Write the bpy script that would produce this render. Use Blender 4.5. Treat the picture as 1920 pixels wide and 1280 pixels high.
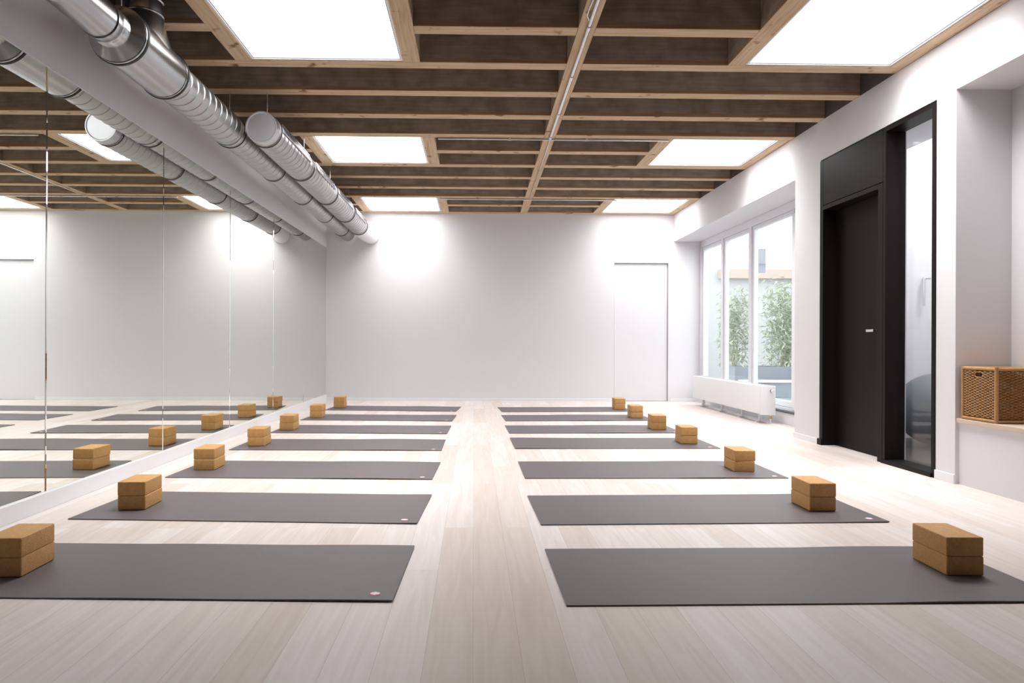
import bpy, bmesh, math, random
from mathutils import Vector, Matrix, Euler
random.seed(7)
PI = math.pi
for o in list(bpy.data.objects): bpy.data.objects.remove(o)
S = bpy.context.scene
COL = S.collection

# ---------------------------------------------------------------- camera
cd = bpy.data.cameras.new('camera'); cam = bpy.data.objects.new('camera', cd); COL.objects.link(cam)
cd.sensor_width = 36; cd.lens = 24; cd.shift_x = 0.02536; cd.shift_y = 0.0016
cd.clip_start = 0.05; cd.clip_end = 200
cam.matrix_world = (Matrix.Translation((0, 0, .92)) @ Matrix.Rotation(math.radians(-1), 4, 'Z')
                    @ Matrix.Rotation(PI/2, 4, 'X') @ Matrix.Rotation(.004, 4, 'Z'))
S.camera = cam

# ---------------------------------------------------------------- light and exposure
PANEL = 3.7         # radiance of the glowing skylight diffusers at grazing angles
SUNK = 28.0         # watts of downward daylight through each skylight
SPREAD = 122        # degrees
SKY = 3.2           # overcast sky over the courtyard
w = bpy.data.worlds.new('world'); S.world = w; w.use_nodes = True
bg = w.node_tree.nodes['Background']; bg.inputs[0].default_value = (.93, .96, 1, 1); bg.inputs[1].default_value = SKY
S.view_settings.view_transform = 'Standard'; S.view_settings.look = 'None'
S.view_settings.gamma = 1; S.view_settings.use_curve_mapping = False
S.view_settings.exposure = 0.5

# ---------------------------------------------------------------- materials
def new_mat(name):
    m = bpy.data.materials.new(name); m.use_nodes = True
    nt = m.node_tree; b = nt.nodes['Principled BSDF']
    return m, nt, b
def N(nt, t, **k):
    n = nt.nodes.new(t)
    for a, v in k.items(): setattr(n, a, v)
    return n
def mat(name, col, rough=.5, metal=0, noise=0, nscale=8, bump=0, bscale=60, spec=.5):
    m, nt, b = new_mat(name)
    b.inputs['Roughness'].default_value = rough; b.inputs['Metallic'].default_value = metal
    b.inputs['Specular IOR Level'].default_value = spec
    b.inputs['Base Color'].default_value = (*col, 1)
    tc = N(nt, 'ShaderNodeTexCoord')
    n = N(nt, 'ShaderNodeTexNoise'); n.inputs['Scale'].default_value = nscale; n.inputs['Detail'].default_value = 4
    nt.links.new(tc.outputs['Object'], n.inputs['Vector'])
    mx = N(nt, 'ShaderNodeMixRGB'); mx.inputs[1].default_value = (*[c*(1-noise) for c in col], 1)
    mx.inputs[2].default_value = (*[min(1, c*(1+noise)) for c in col], 1)
    nt.links.new(n.outputs['Fac'], mx.inputs[0]); nt.links.new(mx.outputs[0], b.inputs['Base Color'])
    if bump:
        n2 = N(nt, 'ShaderNodeTexNoise'); n2.inputs['Scale'].default_value = bscale; n2.inputs['Detail'].default_value = 3
        nt.links.new(tc.outputs['Object'], n2.inputs['Vector'])
        bp = N(nt, 'ShaderNodeBump'); bp.inputs['Strength'].default_value = bump; bp.inputs['Distance'].default_value = .004
        nt.links.new(n2.outputs['Fac'], bp.inputs['Height']); nt.links.new(bp.outputs[0], b.inputs['Normal'])
    return m
M = {}
M['wall'] = mat('white_wall_paint', (.74, .725, .75), .75, noise=.012, nscale=2, bump=.05, bscale=90)
M['wall_back'] = mat('dim_wall_low_bounce', (.22, .21, .21), .8, noise=.05)  # darkened to stand for the unlit space behind the camera, cutting bounce
M['white'] = mat('white_lacquer', (.82, .82, .84), .35, noise=.01)
M['black'] = mat('black_lacquer', (.0075, .0050, .0052), .48, noise=.1, nscale=20, spec=.16)
M['gap'] = mat('shadow_gap_black', (.004, .003, .003), .8)
M['mat'] = mat('yoga_mat_rubber', (.135, .113, .118), .48, noise=.05, nscale=14, bump=.25, bscale=420, spec=.5)
M['cork'] = mat('cork', (.60, .325, .115), .62, noise=.24, nscale=85, bump=.3, bscale=160, spec=.45)
M['metal'] = mat('galvanised_steel', (.47, .47, .485), .25, 1, noise=.08, nscale=12, bump=.05, bscale=30)
M['spiral'] = mat('galvanised_spiral_steel', (.50, .50, .50), .38, 1, noise=.06, nscale=10)
M['cap'] = mat('dull_galvanised_cap', (.62, .62, .66), .42, .75, noise=.05, nscale=6)
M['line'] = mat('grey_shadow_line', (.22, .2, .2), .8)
M['rubber'] = mat('black_rubber_gasket', (.012, .01, .01), .5)
M['zinc'] = mat('zinc_conduit', (.72, .72, .74), .25, 1, noise=.04)
M['chrome'] = mat('brushed_chrome', (.8, .8, .82), .22, 1, noise=.02)
M['brass'] = mat('brass_fitting', (.55, .38, .16), .35, 1, noise=.05)
M['wicker'] = mat('woven_rattan', (.42, .215, .072), .55, noise=.35, nscale=60, bump=.2, bscale=200)
M['rattan'] = mat('rattan_pole', (.47, .25, .095), .45, noise=.2, nscale=30)
M['backing'] = mat('mirror_backing', (.03, .035, .03), .6)
M['bench'] = mat('pale_bench_wood', (.62, .50, .40), .5, noise=.08, nscale=6)
M['planter'] = mat('grey_blue_planter', (.17, .19, .23), .6, noise=.05)
M['leaf'] = mat('bamboo_leaf', (.30, .36, .24), .6, noise=.35, nscale=5)
M['stem'] = mat('bamboo_stem', (.30, .30, .12), .5, noise=.1)
M['plaster'] = mat('courtyard_plaster', (.42, .42, .42), .9, noise=.03)
M['ledge'] = mat('sand_stone_ledge', (.38, .31, .26), .9, noise=.06)
M['paving'] = mat('courtyard_paving', (.15, .175, .19), .8, noise=.08)
M['pvc'] = mat('white_window_frame', (.78, .78, .83), .4, noise=.01)
M['sill'] = mat('dark_window_sill', (.06, .045, .045), .5)
M['ball'] = mat('grey_ball_rubber', (.14, .16, .18), .5, noise=.05)
M['hallfloor'] = mat('grey_brown_hall_floor', (.07, .06, .055), .45, noise=.1, nscale=4)
M['pink'] = mat('pink_emblem_ring', (.40, .13, .20), .6)
M['emblem'] = mat('white_emblem', (.85, .80, .83), .6)

def mirror_mat():
    m, nt, b = new_mat('silvered_mirror_glass')
    b.inputs['Base Color'].default_value = (.83, .86, .815, 1); b.inputs['Metallic'].default_value = 1; b.inputs['Roughness'].default_value = 0.0
    return m
M['mirror'] = mirror_mat()
def glass_mat(tint=(.96, .98, .97)):
    m, nt, b = new_mat('clear_glass')
    nt.nodes.remove(b)
    tr = N(nt, 'ShaderNodeBsdfTransparent'); tr.inputs[0].default_value = (*tint, 1)
    gl = N(nt, 'ShaderNodeBsdfGlossy'); gl.inputs['Roughness'].default_value = .02
    lw = N(nt, 'ShaderNodeLayerWeight'); lw.inputs[0].default_value = .5
    pw = N(nt, 'ShaderNodeMath', operation='POWER'); nt.links.new(lw.outputs['Facing'], pw.inputs[0]); pw.inputs[1].default_value = 4
    fr = N(nt, 'ShaderNodeMath', operation='MULTIPLY_ADD'); nt.links.new(pw.outputs[0], fr.inputs[0]); fr.inputs[1].default_value = .6; fr.inputs[2].default_value = .03
    mx = N(nt, 'ShaderNodeMixShader')
    nt.links.new(fr.outputs[0], mx.inputs[0]); nt.links.new(tr.outputs[0], mx.inputs[1]); nt.links.new(gl.outputs[0], mx.inputs[2])
    nt.links.new(mx.outputs[0], nt.nodes['Material Output'].inputs[0])
    return m
M['glass'] = glass_mat()
def emit_mat(name, col, s):
    m, nt, b = new_mat(name); nt.nodes.remove(b)
    e = N(nt, 'ShaderNodeEmission'); e.inputs[0].default_value = (*col, 1); e.inputs[1].default_value = s
    nt.links.new(e.outputs[0], nt.nodes['Material Output'].inputs[0]); return m
M['glow'] = emit_mat('glowing_diffuser', (1, .985, .985), PANEL)

def timber_mat(axis):
    """weathered grey-brown sides, a bare brown strip low down and pale fresh wood under the joist"""
    m, nt, b = new_mat('old_joist_timber_' + 'xy'[axis]); L = nt.links.new
    b.inputs['Roughness'].default_value = .75; b.inputs['Specular IOR Level'].default_value = .25
    g = N(nt, 'ShaderNodeNewGeometry'); sx = N(nt, 'ShaderNodeSeparateXYZ'); L(g.outputs['Position'], sx.inputs[0])
    mp = N(nt, 'ShaderNodeMapping'); mp.inputs['Scale'].default_value = (1.2, 22, 22) if axis == 0 else (22, 1.2, 22)
    L(g.outputs['Position'], mp.inputs['Vector'])
    gr = N(nt, 'ShaderNodeTexNoise'); gr.inputs['Scale'].default_value = 2.0; gr.inputs['Detail'].default_value = 6; gr.inputs['Distortion'].default_value = .6
    L(mp.outputs[0], gr.inputs['Vector'])
    kn = N(nt, 'ShaderNodeTexNoise'); kn.inputs['Scale'].default_value = 7; kn.inputs['Detail'].default_value = 2; L(g.outputs['Position'], kn.inputs['Vector'])
    def ramp(src, stops):
        r = N(nt, 'ShaderNodeValToRGB'); e = r.color_ramp.elements
        while len(e) < len(stops): e.new(.5)
        for i, (p, c) in enumerate(stops): e[i].position = p; e[i].color = (*c, 1)
        L(src, r.inputs[0]); return r.outputs[0]
    pale = ramp(gr.outputs['Fac'], [(.3, (.46, .32, .195)), (.5, (.585, .435, .285)), (.72, (.66, .52, .365))])
    knot = ramp(kn.outputs['Fac'], [(.27, (.40, .25, .15)), (.36, (1, 1, 1))])
    pm = N(nt, 'ShaderNodeMixRGB', blend_type='MULTIPLY'); pm.inputs[0].default_value = 1; L(pale, pm.inputs[1]); L(knot, pm.inputs[2])
    dark = ramp(gr.outputs['Fac'], [(.3, (.33, .26, .205)), (.6, (.41, .33, .265)), (.8, (.47, .39, .32))])
    big = ramp(kn.outputs['Fac'], [(.3, (.7, .68, .66)), (.6, (1.0, 1.0, 1.0))])
    dm = N(nt, 'ShaderNodeMixRGB', blend_type='MULTIPLY'); dm.inputs[0].default_value = 1; L(dark, dm.inputs[1]); L(big, dm.inputs[2])
    brown = ramp(gr.outputs['Fac'], [(.3, (.30, .165, .085)), (.7, (.47, .30, .17))])
    edge = N(nt, 'ShaderNodeMath', operation='MULTIPLY_ADD'); L(kn.outputs['Fac'], edge.inputs[0]); edge.inputs[1].default_value = .022; edge.inputs[2].default_value = 3.0
    gt = N(nt, 'ShaderNodeMath', operation='GREATER_THAN'); L(sx.outputs[2], gt.inputs[0]); L(edge.outputs[0], gt.inputs[1])
    m1 = N(nt, 'ShaderNodeMixRGB'); L(gt.outputs[0], m1.inputs[0]); L(brown, m1.inputs[1]); L(dm.outputs[0], m1.inputs[2])
    g2 = N(nt, 'ShaderNodeMath', operation='GREATER_THAN'); L(sx.outputs[2], g2.inputs[0]); g2.inputs[1].default_value = 2.9825
    m2 = N(nt, 'ShaderNodeMixRGB'); L(g2.outputs[0], m2.inputs[0]); L(pm.outputs[0], m2.inputs[1]); L(m1.outputs[0], m2.inputs[2])
    L(m2.outputs[0], b.inputs['Base Color'])
    bp = N(nt, 'ShaderNodeBump'); bp.inputs['Strength'].default_value = .3; bp.inputs['Distance'].default_value = .003
    L(gr.outputs['Fac'], bp.inputs['Height']); L(bp.outputs[0], b.inputs['Normal'])
    return m
M['joist'] = timber_mat(0); M['beam'] = timber_mat(1)
M['deck'] = mat('dark_ceiling_boards', (.10, .08, .07), .9, noise=.2)

def floor_mat():
    m, nt, b = new_mat('pale_oiled_floorboards'); L = nt.links.new
    b.inputs['Roughness'].default_value = .42; b.inputs['Specular IOR Level'].default_value = .4
    g = N(nt, 'ShaderNodeNewGeometry'); sx = N(nt, 'ShaderNodeSeparateXYZ'); L(g.outputs['Position'], sx.inputs[0])
    cb = N(nt, 'ShaderNodeCombineXYZ'); L(sx.outputs[1], cb.inputs[0]); L(sx.outputs[0], cb.inputs[1])
    br = N(nt, 'ShaderNodeTexBrick'); br.offset = .37; br.offset_frequency = 2
    br.inputs['Scale'].default_value = 1; br.inputs['Brick Width'].default_value = 1.7; br.inputs['Row Height'].default_value = .142
    br.inputs['Mortar Size'].default_value = .0007; br.inputs['Mortar Smooth'].default_value = .2
    br.inputs['Color1'].default_value = (0, 0, 0, 1); br.inputs['Color2'].default_value = (1, 1, 1, 1); br.inputs['Mortar'].default_value = (.5, .5, .5, 1)
    L(cb.outputs[0], br.inputs['Vector'])
    r = N(nt, 'ShaderNodeValToRGB'); e = r.color_ramp.elements
    e[0].position = 0; e[0].color = (.72, .625, .575, 1); e[1].position = 1; e[1].color = (.815, .755, .735, 1)
    e.new(.35).color = (.77, .69, .645, 1); e.new(.7).color = (.795, .725, .70, 1)
    L(br.outputs['Color'], r.inputs[0])
    mp = N(nt, 'ShaderNodeMapping'); mp.inputs['Scale'].default_value = (14, .9, 1); L(g.outputs['Position'], mp.inputs['Vector'])
    ad = N(nt, 'ShaderNodeVectorMath', operation='ADD'); L(mp.outputs[0], ad.inputs[0])
    sc = N(nt, 'ShaderNodeVectorMath', operation='SCALE'); L(br.outputs['Color'], sc.inputs[0]); sc.inputs['Scale'].default_value = 9.0; L(sc.outputs[0], ad.inputs[1])
    gn = N(nt, 'ShaderNodeTexNoise'); gn.inputs['Scale'].default_value = 1.6; gn.inputs['Detail'].default_value = 7; gn.inputs['Distortion'].default_value = 1.4; L(ad.outputs[0], gn.inputs['Vector'])
    gr = N(nt, 'ShaderNodeValToRGB'); q = gr.color_ramp.elements
    q[0].position = .32; q[0].color = (.88, .85, .83, 1); q[1].position = .62; q[1].color = (1, 1, 1, 1)
    L(gn.outputs['Fac'], gr.inputs[0])
    mx = N(nt, 'ShaderNodeMixRGB', blend_type='MULTIPLY'); mx.inputs[0].default_value = .8; L(r.outputs[0], mx.inputs[1]); L(gr.outputs[0], mx.inputs[2])
    ln = N(nt, 'ShaderNodeMixRGB'); L(br.outputs['Fac'], ln.inputs[0]); L(mx.outputs[0], ln.inputs[1]); ln.inputs[2].default_value = (.50, .42, .38, 1)
    L(ln.outputs[0], b.inputs['Base Color'])
    return m
M['floor'] = floor_mat()

# ---------------------------------------------------------------- mesh helpers
class MB:
    def __init__(s): s.bm = bmesh.new()
    def box(s, x0, x1, y0, y1, z0, z1, bev=0, seg=2):
        b = bmesh.new()
        bmesh.ops.create_cube(b, size=1, matrix=Matrix.Translation(((x0+x1)/2, (y0+y1)/2, (z0+z1)/2)) @ Matrix.Diagonal((x1-x0, y1-y0, z1-z0, 1)))
        if bev: bmesh.ops.bevel(b, geom=b.edges[:], offset=bev, segments=seg, affect='EDGES', profile=.6)
        s.add(b); return s
    def add(s, b, mtx=None):
        if mtx is not None: bmesh.ops.transform(b, matrix=mtx, verts=b.verts)
        me = bpy.data.meshes.new('t'); b.to_mesh(me); b.free(); s.bm.from_mesh(me); bpy.data.meshes.remove(me)
    def prism(s, pts, z0, z1):
        lo = [s.bm.verts.new((x, y, z0)) for x, y in pts]; hi = [s.bm.verts.new((x, y, z1)) for x, y in pts]; n = len(pts)
        s.bm.faces.new(lo[::-1]); s.bm.faces.new(hi)
        for i in range(n): s.bm.faces.new((lo[i], lo[(i+1) % n], hi[(i+1) % n], hi[i]))
        return s
    def tube(s, p0, p1, r0, r1=None, seg=16, cap=True):
        r1 = r0 if r1 is None else r1
        return s.path([p0, p1], [r0, r1], seg, cap)
    def path(s, pts, rad, seg=12, cap=True):
        pts = [Vector(p) for p in pts]
        if not isinstance(rad, (list, tuple)): rad = [rad]*len(pts)
        rings = []; up = None
        for i, p in enumerate(pts):
            d = (pts[min(i+1, len(pts)-1)] - pts[max(i-1, 0)]).normalized()
            if up is None: up = Vector((0, 0, 1)) if abs(d.z) < .9 else Vector((1, 0, 0))
            a = d.cross(up).normalized(); up = a.cross(d).normalized()
            rings.append([s.bm.verts.new(p + (a*math.cos(t) + up*math.sin(t))*rad[i]) for t in [2*PI*k/seg for k in range(seg)]])
        for a, b in zip(rings, rings[1:]):
            for k in range(seg): s.bm.faces.new((a[k], a[(k+1) % seg], b[(k+1) % seg], b[k]))
        if cap: s.bm.faces.new(rings[0][::-1]); s.bm.faces.new(rings[-1])
        return s
    def lathe_y(s, cx, cz, prof, seg=48, cap0=False, cap1=False):
        """prof: (y, r) along a horizontal duct axis"""
        rings = [[s.bm.verts.new((cx + r*math.cos(2*PI*k/seg), y, cz + r*math.sin(2*PI*k/seg))) for k in range(seg)] for y, r in prof]
        for a, b in zip(rings, rings[1:]):
            for k in range(seg): s.bm.faces.new((a[k], b[k], b[(k+1) % seg], a[(k+1) % seg]))
        if cap0: s.bm.faces.new(rings[0])
        if cap1: s.bm.faces.new(rings[-1][::-1])
        return s
    def spiral(s, cx, cz, y0, y1, r, pitch=.107, seg=48):
        n = int((y1-y0)/pitch) + 2; rings = []
        offs = [(0, .0046), (.03, .0042), (.06, 0), (.5, .0004), (.94, 0), (.97, .0042)]
        for i in range(-1, n):
            for f, h in offs:
                ring = []
                for k in range(seg):
                    y = y0 + (i + f + k/seg)*pitch
                    hh = h
                    yc = min(max(y, y0), y1)
                    ring.append(s.bm.verts.new((cx + (r+hh)*math.cos(2*PI*k/seg), yc, cz + (r+hh)*math.sin(2*PI*k/seg))))
                rings.append(ring)
        m = len(offs)
        for a in range(len(rings)-1):
            for k in range(seg):
                k2 = (k+1) % seg
                if k2: q = (rings[a][k], rings[a+1][k], rings[a+1][k2], rings[a][k2])
                else:
                    if a + 1 + m >= len(rings): continue
                    q = (rings[a][k], rings[a+1][k], rings[a+1+m][0], rings[a+m][0])
                if len({v.co.freeze() if False else tuple(v.co) for v in q}) >= 3:
                    try: s.bm.faces.new(q)
                    except ValueError: pass
        return s
    def build(s, name, m, parent=None, smooth=False, loc=None):
        bm = s.bm
        bmesh.ops.remove_doubles(bm, verts=bm.verts, dist=1e-6)
        bmesh.ops.recalc_face_normals(bm, faces=bm.faces)
        me = bpy.data.meshes.new(name)
        if parent is not None:
            off = Vector(parent.get('_o', (0, 0, 0)))
        else:
            if loc is None: off = Vector((0, 0, 0))
            else: off = Vector(loc)
        bmesh.ops.translate(bm, verts=bm.verts, vec=-off)
        bm.to_mesh(me); bm.free()
        me.materials.append(m)
        o = bpy.data.objects.new(name, me); COL.objects.link(o)
        if parent is not None: o.parent = parent
        else: o.location = off
        if smooth:
            for p in me.polygons: p.use_smooth = True
            if smooth != 'full':
                try: me.set_sharp_from_angle(angle=math.radians(35))
                except Exception: pass
        return o
def tag(o, label, cat, group=None, kind=None):
    if label: o['label'] = label
    if cat: o['category'] = cat
    if group: o['group'] = group
    if kind: o['kind'] = kind
    return o
def thing(name, loc, label, cat, group=None, rz=0):
    """an Empty at the thing's base; parts are built in world coordinates (rz=0) or local ones"""
    o = bpy.data.objects.new(name, None); COL.objects.link(o); o.empty_display_size = .05
    o.location = loc; o.rotation_euler.z = rz; o['_o'] = list(loc)
    return tag(o, label, cat, group)
def struct(name, mb, m, smooth=False):
    o = mb.build(name, m, None, smooth); o['kind'] = 'structure'; return o
def sub(name, mb, m, part, smooth=False):
    """a sub-part: parent is a part whose own origin sits at its thing's origin"""
    part['_o'] = list(part.parent['_o']); o = mb.build(name, m, part, smooth); del part['_o']; return o
def copy_tree(o, parent=None):
    c = o.copy(); COL.objects.link(c)
    if parent is not None: c.parent = parent
    for ch in [x for x in ALL_CH.get(o.name, [])]: copy_tree(ch, c)
    return c
ALL_CH = {}
def index_children(root):
    def rec(o):
        ch = [x for x in COL.objects if x.parent == o]; ALL_CH[o.name] = ch
        for c in ch: rec(c)
    rec(root)
ORD = ['first', 'second', 'third', 'fourth', 'fifth', 'sixth', 'seventh', 'eighth', 'ninth', 'tenth', 'eleventh', 'twelfth', 'thirteenth', 'fourteenth']

# ---------------------------------------------------------------- room shell
XL, XR, YF, YB, ZC = -2.36, 3.19, 10.87, -3.0, 2.98
struct('floor', MB().box(-2.50, 3.66, YB-.1, YF+.13, -.06, 0), M['floor'])
struct('ceiling', MB().box(-2.50, 3.75, YB-.1, YF+.13, 3.30, 3.36), M['deck'])
wl = MB(); wl.box(-2.50, XL, YB, YF, 0, 3.30)
wl.box(XL, -2.345, YB, YF, 2.427, ZC, .002); struct('wall_left', wl, M['wall'])
struct('wall_back', MB().box(-2.50, 3.75, YB-.1, YB, 0, 3.30), M['wall_back'])
wf = MB(); wf.box(-2.50, 2.236, YF, YF+.13, 0, 3.30).box(3.105, 3.75, YF, YF+.13, 0, 3.30).box(2.236, 3.105, YF, YF+.13, 2.21, 3.30)
wf.box(2.236, 3.105, YF+.07, YF+.13, 0, 2.21); struct('wall_far', wf, M['wall'])
wr = MB()
wr.box(XR, 3.75, 4.66, 6.74, 2.615, ZC)                    # over the black door unit
wr.box(XR, 3.75, 6.74, YF, 2.555, ZC)                      # over the window recess
wr.box(XR, 3.75, 6.24, 6.74, 0, 2.615)                     # pier between window and door
wr.box(XR, 3.75, 4.47, 4.66, 0, 2.615)                     # pier between door and niche
wr.box(XR, 3.75, YB, 4.66, 2.615, ZC)                      # over the niche
wr.box(3.565, 3.75, YB, 4.47, 0, 2.615)                    # back of the niche
wr.box(3.215, 3.565, YB, 4.47, 0, .405)                    # wall under the bench
struct('wall_right', wr, M['wall'])
struct('trim_1', MB().box(XR, 3.26, YB, YF, ZC+.001, 3.30), M['deck'])
struct('trim_2', MB().box(XL, -2.33, YB, YF, ZC+.001, 3.30), M['deck'])
struct('baseboard_left', MB().box(XL, -2.332, YB, YF, 0, .094, .003), M['white'])
bf = MB().box(-2.332, 2.20, YF-.012, YF, 0, .045, .002).box(3.14, 3.60, YF-.012, YF, 0, .045, .002); struct('baseboard_far', bf, M['white'])
br_ = MB().box(XR-.014, XR, 4.462, 4.655, 0, .062, .003).box(XR-.014, XR, 6.26, 6.745, 0, .05, .003)
struct('baseboard_right', br_, M['white'])

# bench in the niche
tag(MB().box(3.195, 3.563, 1.0, 4.468, .406, .436, .004).build('bench_board', M['bench'], None, loc=(3.38, 2.7, .406)),
    'pale wooden bench board running along the wall niche under the wicker basket', 'bench')

# flush white door in the far wall
d1 = MB().box(2.245, 3.096, YF+.03, YF+.068, .004, 2.20, .002).build('door_1', M['wall'], None, loc=(2.67, YF+.05, 0)); d1['kind'] = 'structure'

# ---------------------------------------------------------------- black door unit (right wall)
du = bpy.data.objects.new('door_2', None); COL.objects.link(du); du.location = (3.25, 5.45, 0); du['_o'] = [3.25, 5.45, 0]; du['kind'] = 'structure'
f = MB()
XF = XR-.006
f.box(XF, 3.34, 6.185, 6.24, 0, 2.60, .001)             # far jamb
f.box(XF, 3.34, 5.272, 5.335, 0, 2.185, .001)           # door post
f.box(XF, 3.34, 5.335, 6.185, 2.148, 2.185, .001)       # door head
f.box(XF, 3.34, 5.235, 5.267, 0, 2.60, .001)            # sidelight post
f.box(XF, 3.34, 4.662, 4.700, 0, 2.60, .001)            # near jamb
f.box(XF, 3.34, 4.70, 5.235, 2.572, 2.60, .001)         # sidelight head
f.box(XF, 3.34, 4.70, 5.235, 0, .030, .001)             # sidelight sill
f.box(XF-.012, XF, 6.185, 6.258, 0, .055, .001)
f.box(XF-.010, XF, 4.69, 5.275, 0, .028, .001)
f.build('door_frame', M['black'], du)
MB().box(XF+.001, 3.30, 5.272, 6.225, 2.192, 2.600, .001).build('transom_panel', M['black'], du)
MB().box(3.20, 3.34, 4.665, 6.235, 2.600, 2.614).build('shadow_gap', M['gap'], du)
leaf = MB().box(3.305, 3.345, 5.337, 6.183, .006, 2.146, .001).build('door_leaf', M['black'], du)
h = MB(); h.tube((3.305, 5.545, 1.036), (3.27, 5.545, 1.036), .011); h.path([(3.268, 5.535, 1.036), (3.268, 5.60, 1.036), (3.268, 5.625, 1.036)], [.009, .009, .008])
h.box(3.258, 3.275, 5.520, 5.625, 1.025, 1.046, .003); sub('door_handle', h, M['chrome'], leaf, True)
MB().box(3.290, 3.298, 4.700, 5.235, .030, 2.572).build('glass_pane', M['glass'], du)
# hall behind the glass
hl = MB(); hl.box(3.76, 5.60, 4.0, 4.05, 0, 3.2).box(5.55, 5.62, 4.0, 6.72, 0, 3.2).box(3.76, 5.60, 6.68, 6.74, 0, 3.2).box(3.76, 5.60, 4.0, 6.72, 3.2, 3.25)
hl.box(3.35, 3.39, 5.30, 6.24, 0, 2.614)
struct('wall_hall', hl, M['wall'])
struct('floor_hall', MB().box(3.661, 5.62, 4.0, 6.74, -.06, -.002).box(3.40, 3.659, 4.66, 6.24, 0.001, .004), M['hallfloor'])
hl_ = thing('hall_fill_lamp', (4.5, 5.6, 3.17), 'added unseen lamp brightening the hall behind the tall narrow glass pane', 'lamp')  # unseen lamp, added to brighten the hall
MB().box(4.1, 4.9, 5.0, 6.2, 3.17, 3.199, .004).build('fill_lamp_housing', M['white'], hl_)
MB().box(4.12, 4.88, 5.02, 6.18, 3.162, 3.169).build('fill_lamp_diffuser', emit_mat('hall_fill_glow', (1, 1, 1), 14), hl_)
# exercise ball in the hall
b = bmesh.new(); bmesh.ops.create_uvsphere(b, u_segments=40, v_segments=24, radius=.33, matrix=Matrix.Translation((4.22, 6.15, .329)))
g = MB(); g.add(b)
tag(g.build('exercise_ball', M['ball'], None, 'full', loc=(4.22, 6.15, 0)), 'large grey exercise ball on the hall floor, seen low through the narrow glass pane', 'ball')
hd = thing('bar_handle', (4.43, 6.66, 1.3), 'pale grey angled bar handle on the hall wall, seen through the narrow glass pane', 'handle')
MB().tube((4.44, 6.68, 1.575), (4.44, 6.62, 1.575), .013).build('mount', M['zinc'], hd, True)
MB().path([(4.47, 6.62, 1.575), (4.42, 6.62, 1.575), (4.41, 6.62, 1.565), (4.41, 6.62, 1.30)], .013).build('grip', M['zinc'], hd, True)

# ---------------------------------------------------------------- window recess and window
struct('trim_3', MB().box(3.575, 3.75, 6.74, YF, 0, .135), M['wall'])        # low curb under the window
struct('wall_window', MB().box(3.69, 3.75, 6.74, 6.95, .136, 2.554), M['wall'])
wn = bpy.data.objects.new('window_1', None); COL.objects.link(wn); wn.location = (3.65, 8.9, .136); wn['_o'] = [3.65, 8.9, .136]; wn['kind'] = 'structure'
MB().box(3.565, 3.70, 6.96, YF-.002, .1355, .150, .002).build('window_sill', M['sill'], wn)
fr = MB()
z0, z1 = .1505, 2.554
fr.box(3.62, 3.69, 6.95, YF-.01, 2.455, z1, .004).box(3.62, 3.69, 6.95, YF-.01, z0, .19, .004)
for ya, yb in ((10.80, YF-.01), (9.86, 9.93), (8.85, 8.92), (7.62, 7.69), (6.95, 6.99)): fr.box(3.612, 3.69, ya, yb, .17, 2.46, .004)
fr.build('window_frame', M['pvc'], wn)
for ya, yb in ((9.93, 10.80), (8.92, 9.86), (7.69, 8.85), (6.99, 7.62)):
    sf = MB(); a = .055
    sf.box(3.628, 3.684, ya+.004, ya+a, .194, 2.452, .004).box(3.628, 3.684, yb-a, yb-.004, .194, 2.452, .004)
    sf.box(3.628, 3.684, ya+a, yb-a, .194, .262, .004).box(3.628, 3.684, ya+a, yb-a, 2.405, 2.452, .004)
    sh = sf.build('sash', M['pvc'], wn)
    sub('pane', MB().box(3.650, 3.658, ya+a-.005, yb-a+.005, .255, 2.41), M['glass'], sh)
MB().box(3.598, 3.612, 7.63, 7.68, 2.40, 2.455, .002).build('hinge', M['zinc'], wn)

# ---------------------------------------------------------------- timber ceiling
def yk(k): return 4.449 + .573*k
JW = .115
def bc(Y): return .727 + (Y-4.08)*.0073        # middle line of the long beam
Y0b = 2.9
bm_ = MB().prism([(bc(Y0b)-.057, Y0b), (bc(Y0b)+.057, Y0b), (bc(YF)+.057, YF-.001), (bc(YF)-.057, YF-.001)], ZC, 3.298)
tag(bm_.build('ceiling_beam', M['beam'], None, loc=(.75, 7, ZC)), 'long centre timber beam running away under the ceiling, with the metal conduit clipped beneath', 'beam')
rows = {0: 'nearest', 5: 'middle', 10: 'farthest'}
SKX = {'left': (-1.755, -1.635, -.53, -.405), 'right': (1.87, 2.0, 3.085, XR-.001)}
for k in range(-2, 12):
    y0, y1 = yk(k), min(yk(k)+JW, YF-.001); ym = (y0+y1)/2; c = bc(ym); n = ORD[11-k]
    A, Bm = XL+.031, c-.0585; C_, D = c+.0585, XR-.001
    if k in rows:
        r = rows[k]
        segs = [(A, -1.756, f'short joist stub between the ducts and the {r} left skylight', 'joist stubs beside the left skylights'),
                (-.404, Bm, f'short joist between the {r} left skylight and the centre beam', 'short joists left of the centre beam'),
                (C_, 1.869, f'short joist between the centre beam and the {r} right skylight', 'short joists right of the centre beam')]
    else:
        segs = [(A, Bm, f'long timber ceiling joist left of the centre beam, {n} from the far wall', 'joists left of the centre beam'),
                (C_, D, f'long timber ceiling joist right of the centre beam, {n} from the far wall', 'joists right of the centre beam')]
    for xa, xb, lab, grp in segs:
        o = MB().box(xa, xb, y0, y1, ZC, 3.298, .0025, 1).build('ceiling_joist', M['joist'], None, loc=((xa+xb)/2, ym, ZC))
        tag(o, lab, 'joist', grp)
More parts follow.
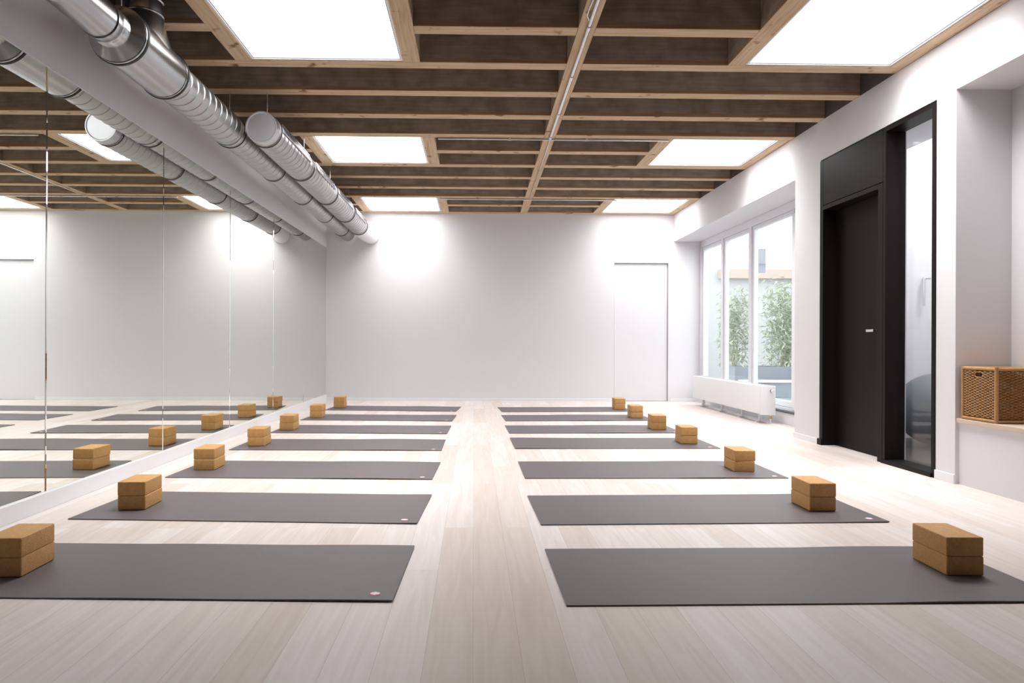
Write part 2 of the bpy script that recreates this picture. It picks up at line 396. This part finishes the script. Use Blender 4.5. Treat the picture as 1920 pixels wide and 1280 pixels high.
for k, r in rows.items():
    ya, yb = yk(k-1)+JW+.001, yk(k+1)-.001
    for side, (a0, a1, b0, b1) in SKX.items():
        for x0, x1, wh in ((a0, a1, 'left'), (b0, b1, 'right')):
            if side == 'left': edge = 'wall-side' if wh == 'left' else 'beam-side'
            else: edge = 'beam-side' if wh == 'left' else 'wall-side'
            o = MB().box(x0, x1, ya, yb, ZC, 3.298, .0025, 1).build('skylight_trimmer', M['beam'], None, loc=((x0+x1)/2, (ya+yb)/2, ZC))
            tag(o, f'pale timber trimmer on the {edge} edge of the {r} {side} skylight', 'trimmer', 'trimmers beside the skylights')
        s = thing('skylight', ((a1+b0)/2, (ya+yb)/2, ZC), f'{r} of the glowing white skylights in the {side} row of the ceiling', 'skylight', 'glowing skylights')
        fx0, fx1, fy0, fy1 = a1+.001, b0-.001, ya+.001, yb-.001
        fr = MB()
        for q in ((fx0, fx1, fy0, fy0+.014), (fx0, fx1, fy1-.014, fy1), (fx0, fx0+.014, fy0+.014, fy1-.014), (fx1-.014, fx1, fy0+.014, fy1-.014)):
            fr.box(*q, ZC+.006, 3.03)
        fo = fr.build('skylight_frame', M['white'], s)
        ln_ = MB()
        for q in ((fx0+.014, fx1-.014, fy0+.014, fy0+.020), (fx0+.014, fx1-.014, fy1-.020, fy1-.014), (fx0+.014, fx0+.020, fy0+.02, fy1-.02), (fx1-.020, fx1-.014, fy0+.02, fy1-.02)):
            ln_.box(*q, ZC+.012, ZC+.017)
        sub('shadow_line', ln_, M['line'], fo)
        MB().box(fx0+.0145, fx1-.0145, fy0+.0145, fy1-.0145, ZC+.018, ZC+.022).build('diffuser', M['glow'], s)
        ld = bpy.data.lights.new('skylight_daylight', 'AREA'); ld.shape = 'RECTANGLE'; ld.size = fx1-fx0-.04; ld.size_y = fy1-fy0-.04
        ld.energy = SUNK*{0: 1.05, 5: .72, 10: .38}[k]; ld.spread = math.radians(SPREAD); ld.color = (1, .985, .985)
        lo = bpy.data.objects.new('skylight_daylight', ld); COL.objects.link(lo); lo.parent = s; lo.location = (0, 0, .014)
        MB().box(fx0, fx1, fy0, fy1, 3.031, 3.06).build('light_cover', M['white'], s)  # unseen cover added so the diffuser sheds no light upward

# conduits
t = thing('conduit', (.74, 5, 2.967), 'bright metal conduit clipped under the long centre beam', 'conduit')
p = MB().path([(bc(y)+.005, y, 2.9675) for y in (2.95, 4, 5, 6, 6.80)], .0115, 14); p.build('pipe', M['zinc'], t, True)
for y in (3.9, 4.42, 5.25, 6.1, 6.78):
    MB().lathe_y(bc(y)+.005, 2.9675, [(y-.03, .0148), (y+.03, .0148)], 14, True, True).build('coupling', M['zinc'], t, True)
MB().path([(bc(4.2)-.004, 4.32, 2.968), (bc(4.2)-.03, 4.25, 2.966), (bc(4.2)-.032, 4.15, 2.966), (bc(4.1)-.02, 3.95, 2.968), (bc(4.1)-.012, 3.5, 2.968)], .0045, 8).build('cable', M['zinc'], t, True)
t = thing('conduit', (.8, 6.848, 2.966), 'thin metal conduit crossing under the joist at the near edge of the middle skylights', 'conduit')
MB().path([(-.37, 6.848, 2.9665), (1.95, 6.848, 2.9665)], .0085, 10).build('pipe', M['zinc'], t, True)
for x in (.35, 1.12): MB().box(x-.012, x+.012, 6.836, 6.86, 2.957, 2.978).build('clip', M['zinc'], t)
t = thing('conduit', (.8, 9.722, 2.966), 'thin metal conduit crossing under the joist at the near edge of the farthest skylights', 'conduit')
MB().path([(-.50, 9.722, 2.9665), (2.03, 9.722, 2.9665)], .0085, 10).build('pipe', M['zinc'], t, True)
for x in (.35, 1.12): MB().box(x-.012, x+.012, 9.71, 9.734, 2.957, 2.978).build('clip', M['zinc'], t)
t = thing('conduit', (.76, 8.2, 2.97), 'thin cable conduit under the far half of the centre beam', 'conduit')
MB().path([(bc(y)+.012, y, 2.973) for y in (6.87, 8, 9, 9.70)], .006, 10).build('pipe', M['zinc'], t, True)

# ---------------------------------------------------------------- ventilation ducts
AX, AZ = -2.02, 2.655
def band(y, r, t, cx, cz, wdt=.012):
    a, b = y-wdt*.55, y+wdt*.55
    MB().lathe_y(cx, cz, [(y-wdt*1.5, r), (y-wdt*1.5, r+.005), (a, r+.0065), (a, r+.002)], 48).build('collar', M['metal'], t, True)
    MB().lathe_y(cx, cz, [(a, r+.001), (a, r+.0095), (b, r+.0095), (b, r+.001)], 48).build('gasket', M['rubber'], t, True)
    MB().lathe_y(cx, cz, [(b, r+.001), (b, r+.0065), (y+wdt*1.6, r+.005), (y+wdt*1.6, r)], 48).build('collar', M['metal'], t, True)
A = thing('ventilation_duct', (AX, 6.5, AZ), 'long silver ventilation duct nearer the mirror wall, with a thick tee piece near the camera', 'duct')
MB().lathe_y(AX, AZ, [(.6, .102), (3.26, .102), (3.27, .106), (3.31, .106), (3.32, .102), (3.74, .102)], 48).build('pipe', M['metal'], A, True)
MB().lathe_y(AX, AZ, [(3.70, .102), (3.70, .108), (3.745, .108), (3.75, .105), (3.765, .105), (3.77, .108), (3.815, .108), (3.82, .103), (3.83, .103), (3.885, .158), (3.905, .160)], 48).build('reducer', M['metal'], A, True)
MB().lathe_y(AX, AZ, [(3.925, .157), (3.95, .157), (4.46, .152)], 64).build('tee_body', M['metal'], A, True)
# flared branch going up from the tee
br = MB(); rings = []
prof = [(2.66, .150, .262), (2.72, .143, .235), (2.79, .128, .185), (2.86, .112, .135), (2.905, .107, .108)]
for z, ax, ay in prof:
    rings.append([br.bm.verts.new((AX + ax*math.cos(2*PI*k/48), 4.20 + ay*math.sin(2*PI*k/48), z)) for k in range(48)])
for a, b in zip(rings, rings[1:]):
    for k in range(48): br.bm.faces.new((a[k], a[(k+1) % 48], b[(k+1) % 48], b[k]))
br.build('tee_branch', M['metal'], A, True)
v = MB(); seg = 40
for (z, r), (z2, r2) in zip([(2.900, .107), (2.908, .112), (2.915, .107), (2.985, .107), (2.992, .112), (3.0, .107)], [(2.908, .112), (2.915, .107), (2.985, .107), (2.992, .112), (3.0, .107), (3.297, .107)]):
    v.tube((AX, 4.20, z), (AX, 4.20, z2), r, r2, seg, False)
v.build('riser_pipe', M['metal'], A, True)
band(3.915, .158, A, AX, AZ, .016); band(4.475, .150, A, AX, AZ, .014)
MB().spiral(AX, AZ, 4.49, 5.60, .130).build('spiral_section', M['spiral'], A, True)
MB().lathe_y(AX, AZ, [(5.60, .130), (5.655, .131)], 48).build('sleeve', M['metal'], A, True)
ys = [5.67, 6.88, 8.04, 9.22, 10.37]
band(5.67, .127, A, AX, AZ)
for a, b in zip(ys, ys[1:]):
    MB().spiral(AX, AZ, a+.01, b-.008, .117).build('spiral_section', M['spiral'], A, True)
    if b != 5.67: band(b, .116, A, AX, AZ, .010)
MB().lathe_y(AX, AZ, [(10.38, .116), (10.60, .116), (10.61, .122), (10.868, .122)], 48).build('end_sleeve', M['spiral'], A, True)
for y, top in ((3.93, ZC-.001), (5.66, ZC-.001), (7.0, 3.297), (8.2, 3.297), (9.40, 3.297)):
    rr = MB().tube((AX, y, AZ+.125), (AX, y, top), .004, seg=8); rr.build('hanger_rod', M['zinc'], A, True)
BX, BZ, BR = -1.713, 2.645, .129
Bd = thing('ventilation_duct', (BX, 8, BZ), 'shorter silver spiral duct with a round end cap facing the camera, beside the longer duct', 'duct')
MB().lathe_y(BX, BZ, [(5.506, BR-.018), (5.500, BR-.012), (5.500, BR-.004), (5.506, BR), (5.60, BR)], 64, True).build('end_cap', M['cap'], Bd, True)
yb_ = [5.615, 6.76, 7.92, 9.06]
for i, y in enumerate(yb_): band(y, BR, Bd, BX, BZ, .010)
for a, b in zip(yb_, yb_[1:]):
    MB().spiral(BX, BZ, a+.01, b-.008, BR).build('spiral_section', M['spiral'], Bd, True)
MB().spiral(BX, BZ, 9.07, 10.10, BR).build('spiral_section', M['spiral'], Bd, True)
band(10.12, BR, Bd, BX, BZ, .014)
el = MB().path([(BX, 10.12, BZ), (BX, 10.3, BZ), (BX+.006, 10.45, BZ-.004), (BX+.02, 10.58, BZ-.012), (BX+.045, 10.70, BZ-.02), (BX+.07, 10.866, BZ-.025)], [BR+.004, BR+.008, BR+.010, BR+.010, BR+.010, BR+.008], 40, False)
el.build('end_boot', M['white'], Bd, True)  # boot coloured white for the skylight falling on it
for a, b in ((5.68, 6.60), (6.86, 7.76), (8.02, 8.92), (9.16, 10.0)):
    # long slot grille on the flank that faces the room
    an = math.radians(18); ca, sa = math.cos(an), math.sin(an)
    gm = MB(); R = Matrix.Translation((BX + ca*(BR+.004), (a+b)/2, BZ + sa*(BR+.004))) @ Matrix.Rotation(-an, 4, 'Y')
    for q in ((-.004, .008, -(b-a)/2, (b-a)/2, .030, .038), (-.004, .008, -(b-a)/2, (b-a)/2, -.038, -.030), (-.004, .008, -(b-a)/2, -(b-a)/2+.01, -.03, .03), (-.004, .008, (b-a)/2-.01, (b-a)/2, -.03, .03)):
        t_ = MB().box(*q); gm.add(t_.bm, R)
    nn = 22
    for i in range(nn):
        yy = -(b-a)/2 + (b-a)*(i+.5)/nn; t_ = MB().box(-.003, .005, yy-.006, yy+.006, -.03, .03); gm.add(t_.bm, R)
    gg = gm.build('outlet_grille', M['zinc'], Bd)
    bk = MB(); t_ = MB().box(-.005, -.002, -(b-a)/2+.004, (b-a)/2-.004, -.034, .034); bk.add(t_.bm, R); sub('grille_recess', bk, M['rubber'], gg)
for y, top in ((5.66, ZC-.001), (6.87, ZC-.001), (8.12, 3.297), (9.33, 3.297)):
    MB().tube((BX, y, BZ+BR), (BX, y, top), .004, seg=8).build('hanger_rod', M['zinc'], Bd, True)

# ---------------------------------------------------------------- mirrors
seams = [-.44, .97, 2.38, 3.79, 5.20, 6.61, 8.03, 9.45, YF-.004]
wh = {3: 'nearest the camera, widest cut by the left picture edge'}
names = ['sixth', 'fifth', 'fourth', 'third', 'second', 'first']
for i in range(2, 8):
    a, b = seams[i]+.0015, seams[i+1]-.0015
    n = 7-i
    lab = ['tall frameless wall mirror in the far left corner, touching the far wall'][0] if n == 0 else f'tall frameless wall mirror on the left wall, {ORD[n]} panel from the far wall'
    o = MB()
    # bevelled glass sheet
    o.prism([(0, 0)]*0 or [(XL+.001, a), (XL+.007, a), (XL+.010, a+.006), (XL+.010, b-.006), (XL+.007, b), (XL+.001, b)], .0945, 2.4265)
    tag(o.build('mirror_panel', M['mirror'], None, loc=(XL, (a+b)/2, .0945)), lab, 'mirror', 'mirror panels along the left wall')

# ---------------------------------------------------------------- yoga mats
def make_mat(L, W, seed):
    rnd = random.Random(seed); nx, ny, th = 48, 12, .0055
    f1, f2, ph = rnd.uniform(1.2, 2.2), rnd.uniform(2.6, 4.0), rnd.uniform(0, 6)
    def hz(u, v): return max(0, .0028*math.sin(f1*PI*u+ph) + .0016*math.sin(f2*PI*u+ph*2))*(.4+.6*abs(2*v-1))
    m = MB(); top = []; bot = []
    for i in range(nx+1):
        top.append([]); bot.append([])
        for j in range(ny+1):
            u, v = i/nx, j/ny; x, y = (u-.5)*L, (v-.5)*W
            z = hz(u, v)
            top[i].append(m.bm.verts.new((x, y, z+th))); bot[i].append(m.bm.verts.new((x, y, z+.0004)))
    F = m.bm.faces.new
    for i in range(nx):
        for j in range(ny):
            F((top[i][j], top[i+1][j], top[i+1][j+1], top[i][j+1])); F((bot[i][j], bot[i][j+1], bot[i+1][j+1], bot[i+1][j]))
        F((bot[i][0], bot[i+1][0], top[i+1][0], top[i][0])); F((bot[i+1][ny], bot[i][ny], top[i][ny], top[i+1][ny]))
    for j in range(ny):
        F((bot[0][j+1], bot[0][j], top[0][j], top[0][j+1])); F((bot[nx][j], bot[nx][j+1], top[nx][j+1], top[nx][j]))
    return m, hz
# near inner corner, near outer end (measured), per mat from the camera to the far wall
MR = [((.327, 2.381), (1.965, 2.402)), ((.341, 3.443), (2.139, 3.491)), ((.349, 4.627), (2.169, 4.641)), ((.359, 5.935), (2.193, 5.962)),
      ((.362, 6.944), (2.10, 6.987)), ((.375, 8.039), (2.15, 8.11)), ((.377, 9.099), (2.15, 9.20))]
ML = [((-.286, 2.425), (-1.691, 2.47)), ((-.287, 3.466), (-2.092, 3.563)), ((-.279, 4.589), (-2.089, 4.657)), ((-.275, 5.823), (-2.084, 5.847)),
      ((-.271, 6.895), (-2.055, 6.954)), ((-.254, 8.012), (-2.06, 8.107)), ((-.236, 9.157), (-2.003, 9.30))]
LEN, WID = 1.81, .655
ordm = ['nearest the camera', 'second from the camera', 'third from the camera', 'middle one, fourth from the camera', 'third from the far wall', 'second from the far wall', 'closest to the far wall']
for side, lst in (('right', MR), ('left', ML)):
    for i, (p, q) in enumerate(lst):
        sg = 1 if side == 'right' else -1
        an = math.atan2((q[1]-p[1]), (q[0]-p[0])) if sg > 0 else math.atan2(p[1]-q[1], p[0]-q[0])
        L = LEN if i < 4 else LEN-.01
        ex, ey = math.cos(an), math.sin(an)
        cx = p[0] + sg*ex*L/2 - ey*WID/2; cy = p[1] + sg*ey*L/2 + ex*WID/2
        t = thing('yoga_mat', (cx, cy, 0), f'dark grey yoga mat in the {side} row, {ordm[i]}', 'yoga mat', f'yoga mats in the {side} row', an)
        m, hz = make_mat(L, WID, i*3+(side == 'left'))
        t['_o'] = [0, 0, 0]
        s = m.build('mat_sheet', M['mat'], t, True)
        u, v = (L-.072)/L, .058/WID
        ez = hz(u, v)+.0058; x, y = L/2-.072, -WID/2+.058
        d = MB(); d.prism([(x+.021*math.cos(2*PI*k/24), y+.021*math.sin(2*PI*k/24)) for k in range(24)], ez-.0006, ez+.0004)
        e1 = d.build('emblem', M['pink'], t)
        d = MB()
        # small lotus-like white mark: a centre petal and two side petals
        for cx_, cy_, rx, ry in ((0, .002, .009, .015), (-.010, .002, .007, .010), (.010, .002, .007, .010)):
            d.prism([(x+cx_+rx*math.cos(2*PI*k/20), y+cy_+ry*math.sin(2*PI*k/20)) for k in range(20)], ez+.0003+abs(cx_)*.01, ez+.0008+abs(cx_)*.01)
        e1['_o'] = [0, 0, 0]; d.build('emblem_mark', M['emblem'], e1); del e1['_o']

# ---------------------------------------------------------------- cork blocks (two on every mat)
BW, BD, BH = .147, .222, .0755
BLK = {'left': [(-1.752, 2.672), (-1.788, 3.740), (-1.850, 4.900), (-1.845, 6.040), (-1.873, 7.13), (-1.845, 8.31), (-1.816, 9.58)],
       'right': [(1.877, 2.668), (1.840, 3.706), (1.866, 4.846), (1.902, 6.205), (1.899, 7.215), (1.932, 8.34), (1.955, 9.425)]}
proto = MB().box(-BW/2, BW/2, -BD/2, BD/2, 0, BH, .0065, 3).build('cork_block', M['cork'], None, True)
first = True
rnd = random.Random(3)
for side, lst in BLK.items():
    for i, (x, y) in enumerate(lst):
        sg = -1 if side == 'left' else 1
        for lev in (0, 1):
            o = proto if first else proto.copy()
            if not first: COL.objects.link(o)
            first = False
            jx = rnd.uniform(-.003, .003)*lev; ja = math.radians(rnd.uniform(-1.2, 1.2))
            o.location = (x + sg*BW/2 + jx, y + BD/2 + rnd.uniform(-.003, .003)*lev, .0075 + lev*(BH+.0004)); o.rotation_euler.z = ja + math.radians(-1 if side == 'right' else 1.2)
            up = 'upper' if lev else 'lower'
            tag(o, f'{up} cork block of the pair on the {side}-row mat {ordm[i]}', 'yoga block', 'cork blocks stacked in pairs')

# ---------------------------------------------------------------- radiator
R_ = thing('radiator', (3.39, 9.0, 0), 'long low white radiator standing on feet in front of the tall window', 'radiator')
x0, x1, ya, yb = 3.305, 3.475, 7.80, 10.26
MB().box(x0, x0+.02, ya+.035, yb-.035, .112, .438, .006).build('front_panel', M['white'], R_, True)
MB().box(x1-.02, x1, ya+.035, yb-.035, .112, .438, .006).build('back_panel', M['white'], R_, True)
MB().box(x0, x1, ya, ya+.034, .105, .440, .007).build('end_cap', M['white'], R_, True)
MB().box(x0, x1, yb-.034, yb, .105, .440, .007).build('end_cap', M['white'], R_, True)
tg = MB()
for i in range(60):
    y = ya+.05 + i*(yb-ya-.1)/59; tg.box(x0+.021, x1-.021, y-.006, y+.006, .424, .436)
tg.box(x0+.021, x0+.03, ya+.035, yb-.035, .43, .442).box(x1-.03, x1-.021, ya+.035, yb-.035, .43, .442)
tg.build('top_grille', M['white'], R_)
cf = MB()
for i in range(50):
    y = ya+.05 + i*(yb-ya-.1)/49; cf.box(x0+.03, x1-.03, y-.002, y+.002, .15, .41)
cf.build('convector_fins', M['white'], R_)
for y in (10.02, 9.25, 8.55, 8.02):
    ft = MB().box(3.372, 3.408, y-.015, y+.015, .006, .15, .003).box(3.33, 3.45, y-.03, y+.03, 0, .010, .003); ft.build('foot', M['white'], R_, True)
MB().path([(3.39, 7.90, .028), (3.39, 10.08, .028)], .008, 10).build('floor_pipe', M['white'], R_, True)
for y, s in ((ya, -1), (yb, 1)):
    vv = MB().tube((3.42, y, .385), (3.42, y+s*.03, .385), .012).tube((3.42, y+s*.03, .385), (3.42, y+s*.075, .385), .019, .017)
    vo = vv.build('valve', M['white'], R_, True)
    sub('valve_ring', MB().lathe_y(3.42, .385, sorted([(y+s*.022, .0205), (y+s*.036, .0205)]), 20, True, True), M['rubber'], vo, True)
vp = MB().tube((3.44, 7.86, 0), (3.44, 7.86, .11), .009); vp.tube((3.44, 7.86, 0), (3.44, 7.86, .010), .022); vp.build('supply_pipe', M['white'], R_, True)
MB().tube((3.44, 7.86, .055), (3.44, 7.86, .085), .013).build('pipe_fitting', M['brass'], R_, True)

# ---------------------------------------------------------------- wicker basket
bx0, bx1, by0, by1, bz0, bz1 = 3.205, 3.535, 4.135, 4.445, .437, .782
K = thing('wicker_basket', ((bx0+bx1)/2, (by0+by1)/2, bz0), 'square brown wicker basket standing on the bench in the niche', 'basket')
pr = .011
fm = MB()
cs = [(bx0+pr, by0+pr), (bx1-pr, by0+pr), (bx1-pr, by1-pr), (bx0+pr, by1-pr)]
for (x, y) in cs: fm.tube((x, y, bz0), (x, y, bz1), pr, seg=12)
for z in (bz0+pr, bz1-pr):
    for a, b in zip(cs, cs[1:]+cs[:1]): fm.tube((*a, z), (*b, z), pr*.95, seg=12)
fm.build('frame', M['rattan'], K, True)
def panel(a, b, nrm, hole=False):
    m = MB(); a = Vector((*a, 0)); b = Vector((*b, 0)); d = (b-a); Lp = d.length; d.normalize(); nv = Vector((*nrm, 0))
    e = .014; zz0, zz1 = bz0+.026, bz1-.026; ns = 10
    for i in range(ns):
        u = e + .03 + (Lp-2*e-.06)*i/(ns-1)
        p0 = a + d*u - nv*.002
        if hole and abs(u-Lp/2) < .034: tops = zz1-.045
        else: tops = zz1+.006
        m.path([(p0.x, p0.y, zz0-.006), (p0.x, p0.y, tops)], .0023, 6)
    nr = 34
    for r in range(nr):
        z = zz0 + (zz1-zz0)*(r+.5)/nr
        if hole and .008 < zz1 - z < .040: spans = [(e, Lp/2-.033), (Lp/2+.033, Lp-e)]
        else: spans = [(e, Lp-e)]
        for s0, s1 in spans:
            n = max(4, int((s1-s0)/.0075)); pts = []
            for k in range(n+1):
                u = s0 + (s1-s0)*k/n
                ph = PI*(u-e-.03)/((Lp-2*e-.06)/(ns-1)) + PI*(r % 2)
                off = .0062*math.cos(ph)*min(1, (u-e+.004)/.02, (Lp-e-u+.004)/.02)
                p_ = a + d*u + nv*off; pts.append((p_.x, p_.y, z))
            m.path(pts, .0035, 5, False)
    return m
panel(cs[3], cs[0], (-1, 0), True).build('woven_side', M['wicker'], K, True)
panel(cs[0], cs[1], (0, -1)).build('woven_side', M['wicker'], K, True)
panel(cs[1], cs[2], (1, 0)).build('woven_side', M['wicker'], K, True)
panel(cs[2], cs[3], (0, 1)).build('woven_side', M['wicker'], K, True)
yc = (by0+by1)/2; hr = []
for k in range(24):
    a_ = 2*PI*k/24; hr.append((bx0+pr-.002, yc+.034*math.copysign(abs(math.cos(a_))**.5, math.cos(a_)), bz1-.050+.017*math.copysign(abs(math.sin(a_))**.6, math.sin(a_))))
MB().path(hr+[hr[0]], .0035, 8, False).build('handle_rim', M['rattan'], K, True)
MB().box(bx0+.014, bx1-.014, by0+.014, by1-.014, bz0+.004, bz0+.012).build('basket_bottom', M['wicker'], K)
MB().box(bx0+.016, bx1-.016, by0+.016, by1-.016, bz1-.014, bz1-.008).build('lid', M['wicker'], K)

# ---------------------------------------------------------------- courtyard behind the window
g = MB().box(3.76, 14, 6.5, 22, -.10, -.02); struct('courtyard_ground', g, M['paving'])
tag(MB().box(3.76, 14, 17.0, 17.2, -.02, 3.0).build('courtyard_wall', M['plaster'], None, loc=(8, 17, 0)), 'pale plastered wall across the far end of the courtyard outside the window', 'wall')
tag(MB().box(6.1, 14, 16.80, 16.995, 2.55, 2.78, .01).build('stone_ledge', M['ledge'], None, loc=(10, 16.9, 2.5)), 'beige ledge running along the courtyard wall outside, right window pane', 'ledge')
tag(MB().box(12.0, 12.2, 6.5, 17, -.02, 3.2).build('boundary_wall', M['plaster'], None, loc=(12, 11, 0)), 'pale side wall of the courtyard far outside the window', 'wall')
pg = thing('pergola', (5.5, 12.6, 0), 'white pergola frame with a level beam outside the window', 'pergola')
MB().box(3.80, 8.5, 12.5, 12.60, 2.68, 2.77, .004).build('beam', M['white'], pg)
MB().box(8.4, 8.5, 12.5, 12.60, -.02, 2.68, .004).build('post', M['white'], pg)
MB().box(3.80, 3.88, 12.5, 12.60, -.02, 2.68, .004).build('post', M['white'], pg)
tag(MB().box(5.22, 5.38, 12.52, 12.60, 2.25, 2.679, .005).build('hanging_panel', M['planter'], None, loc=(5.3, 12.56, 2.25)), 'grey blue upright panel hanging under the pergola beam outside', 'panel')
def planter(nm, x0, x1, y0, y1, h, lab):
    p = thing(nm, ((x0+x1)/2, (y0+y1)/2, -.02), lab, 'planter')
    b = MB(); t_ = .03
    b.box(x0, x1, y0, y0+t_, -.02, h, .003).box(x0, x1, y1-t_, y1, -.02, h, .003).box(x0, x0+t_, y0+t_, y1-t_, -.02, h, .003).box(x1-t_, x1, y0+t_, y1-t_, -.02, h, .003)
    b.build('trough', M['planter'], p)
    MB().box(x0+t_, x1-t_, y0+t_, y1-t_, -.02, h-.05).build('soil', M['sill'], p)
planter('planter', 4.92, 7.2, 12.8, 13.3, .50, 'long grey blue planter trough under the bamboo outside the window')
cb_ = thing('courtyard_bench', (6, 12, -.02), 'low bench with a thin white top in front of the grey planter outside', 'bench')
MB().box(4.75, 7.4, 11.9, 12.2, .245, .28, .006).build('bench_top', M['pvc'], cb_)
MB().box(4.80, 7.35, 11.94, 12.16, -.02, .245, .004).build('bench_base', M['planter'], cb_)
def bamboo(x, y, h, n, spread, lab, seed):
    rnd = random.Random(seed)
    t = thing('bamboo_plant', (x, y, .45), lab, 'plant', 'bamboo plants outside the window')
    st = MB(); lf = MB()
    for i in range(n):
        a = rnd.uniform(0, 2*PI); r = rnd.uniform(0, spread*.35); bx, by = x+r*math.cos(a)*1.4, y+r*math.sin(a)*.4
        tx, ty = bx+rnd.uniform(-1, 1)*spread*.6, by+rnd.uniform(-1, 1)*.15; hh = h*rnd.uniform(.7, 1)
        pts = [(bx+(tx-bx)*q*q, by+(ty-by)*q*q, .45+hh*q) for q in (0, .25, .5, .75, 1)]
        st.path(pts, [.008, .007, .006, .004, .002], 6)
        for j in range(190):
            q = rnd.uniform(.12, 1.0); px, py, pz = bx+(tx-bx)*q*q, by+(ty-by)*q*q, .45+hh*q
            o = Vector((rnd.gauss(0, .16), rnd.gauss(0, .09), rnd.gauss(-.02, .10))); c = Vector((px, py, pz))+o; c.x = min(max(c.x, x-.30), x+.30)
            d = Vector((rnd.uniform(-1, 1), rnd.uniform(-.5, .5), rnd.uniform(-.9, .3))).normalized(); l = rnd.uniform(.08, .14)
            sd = d.cross(Vector((rnd.uniform(-1, 1), rnd.uniform(-1, 1), 1))).normalized()*l*.13
            vs = [lf.bm.verts.new(v) for v in (c, c+d*l*.4+sd, c+d*l, c+d*l*.4-sd)]; lf.bm.faces.new(vs)
    st.build('stems', M['stem'], t, True); lf.build('foliage', M['leaf'], t)
bamboo(5.05, 13.05, 1.6, 10, .40, 'bamboo clump seen through the middle window pane', 1)
bamboo(5.93, 13.05, 1.75, 12, .45, 'bamboo clump seen through the right window pane', 2)
bamboo(6.8, 13.05, 1.7, 10, .45, 'bamboo clump beside the window jamb, rightmost of the bamboo outside', 4)

for o in bpy.data.objects:
    if '_o' in o: del o['_o']
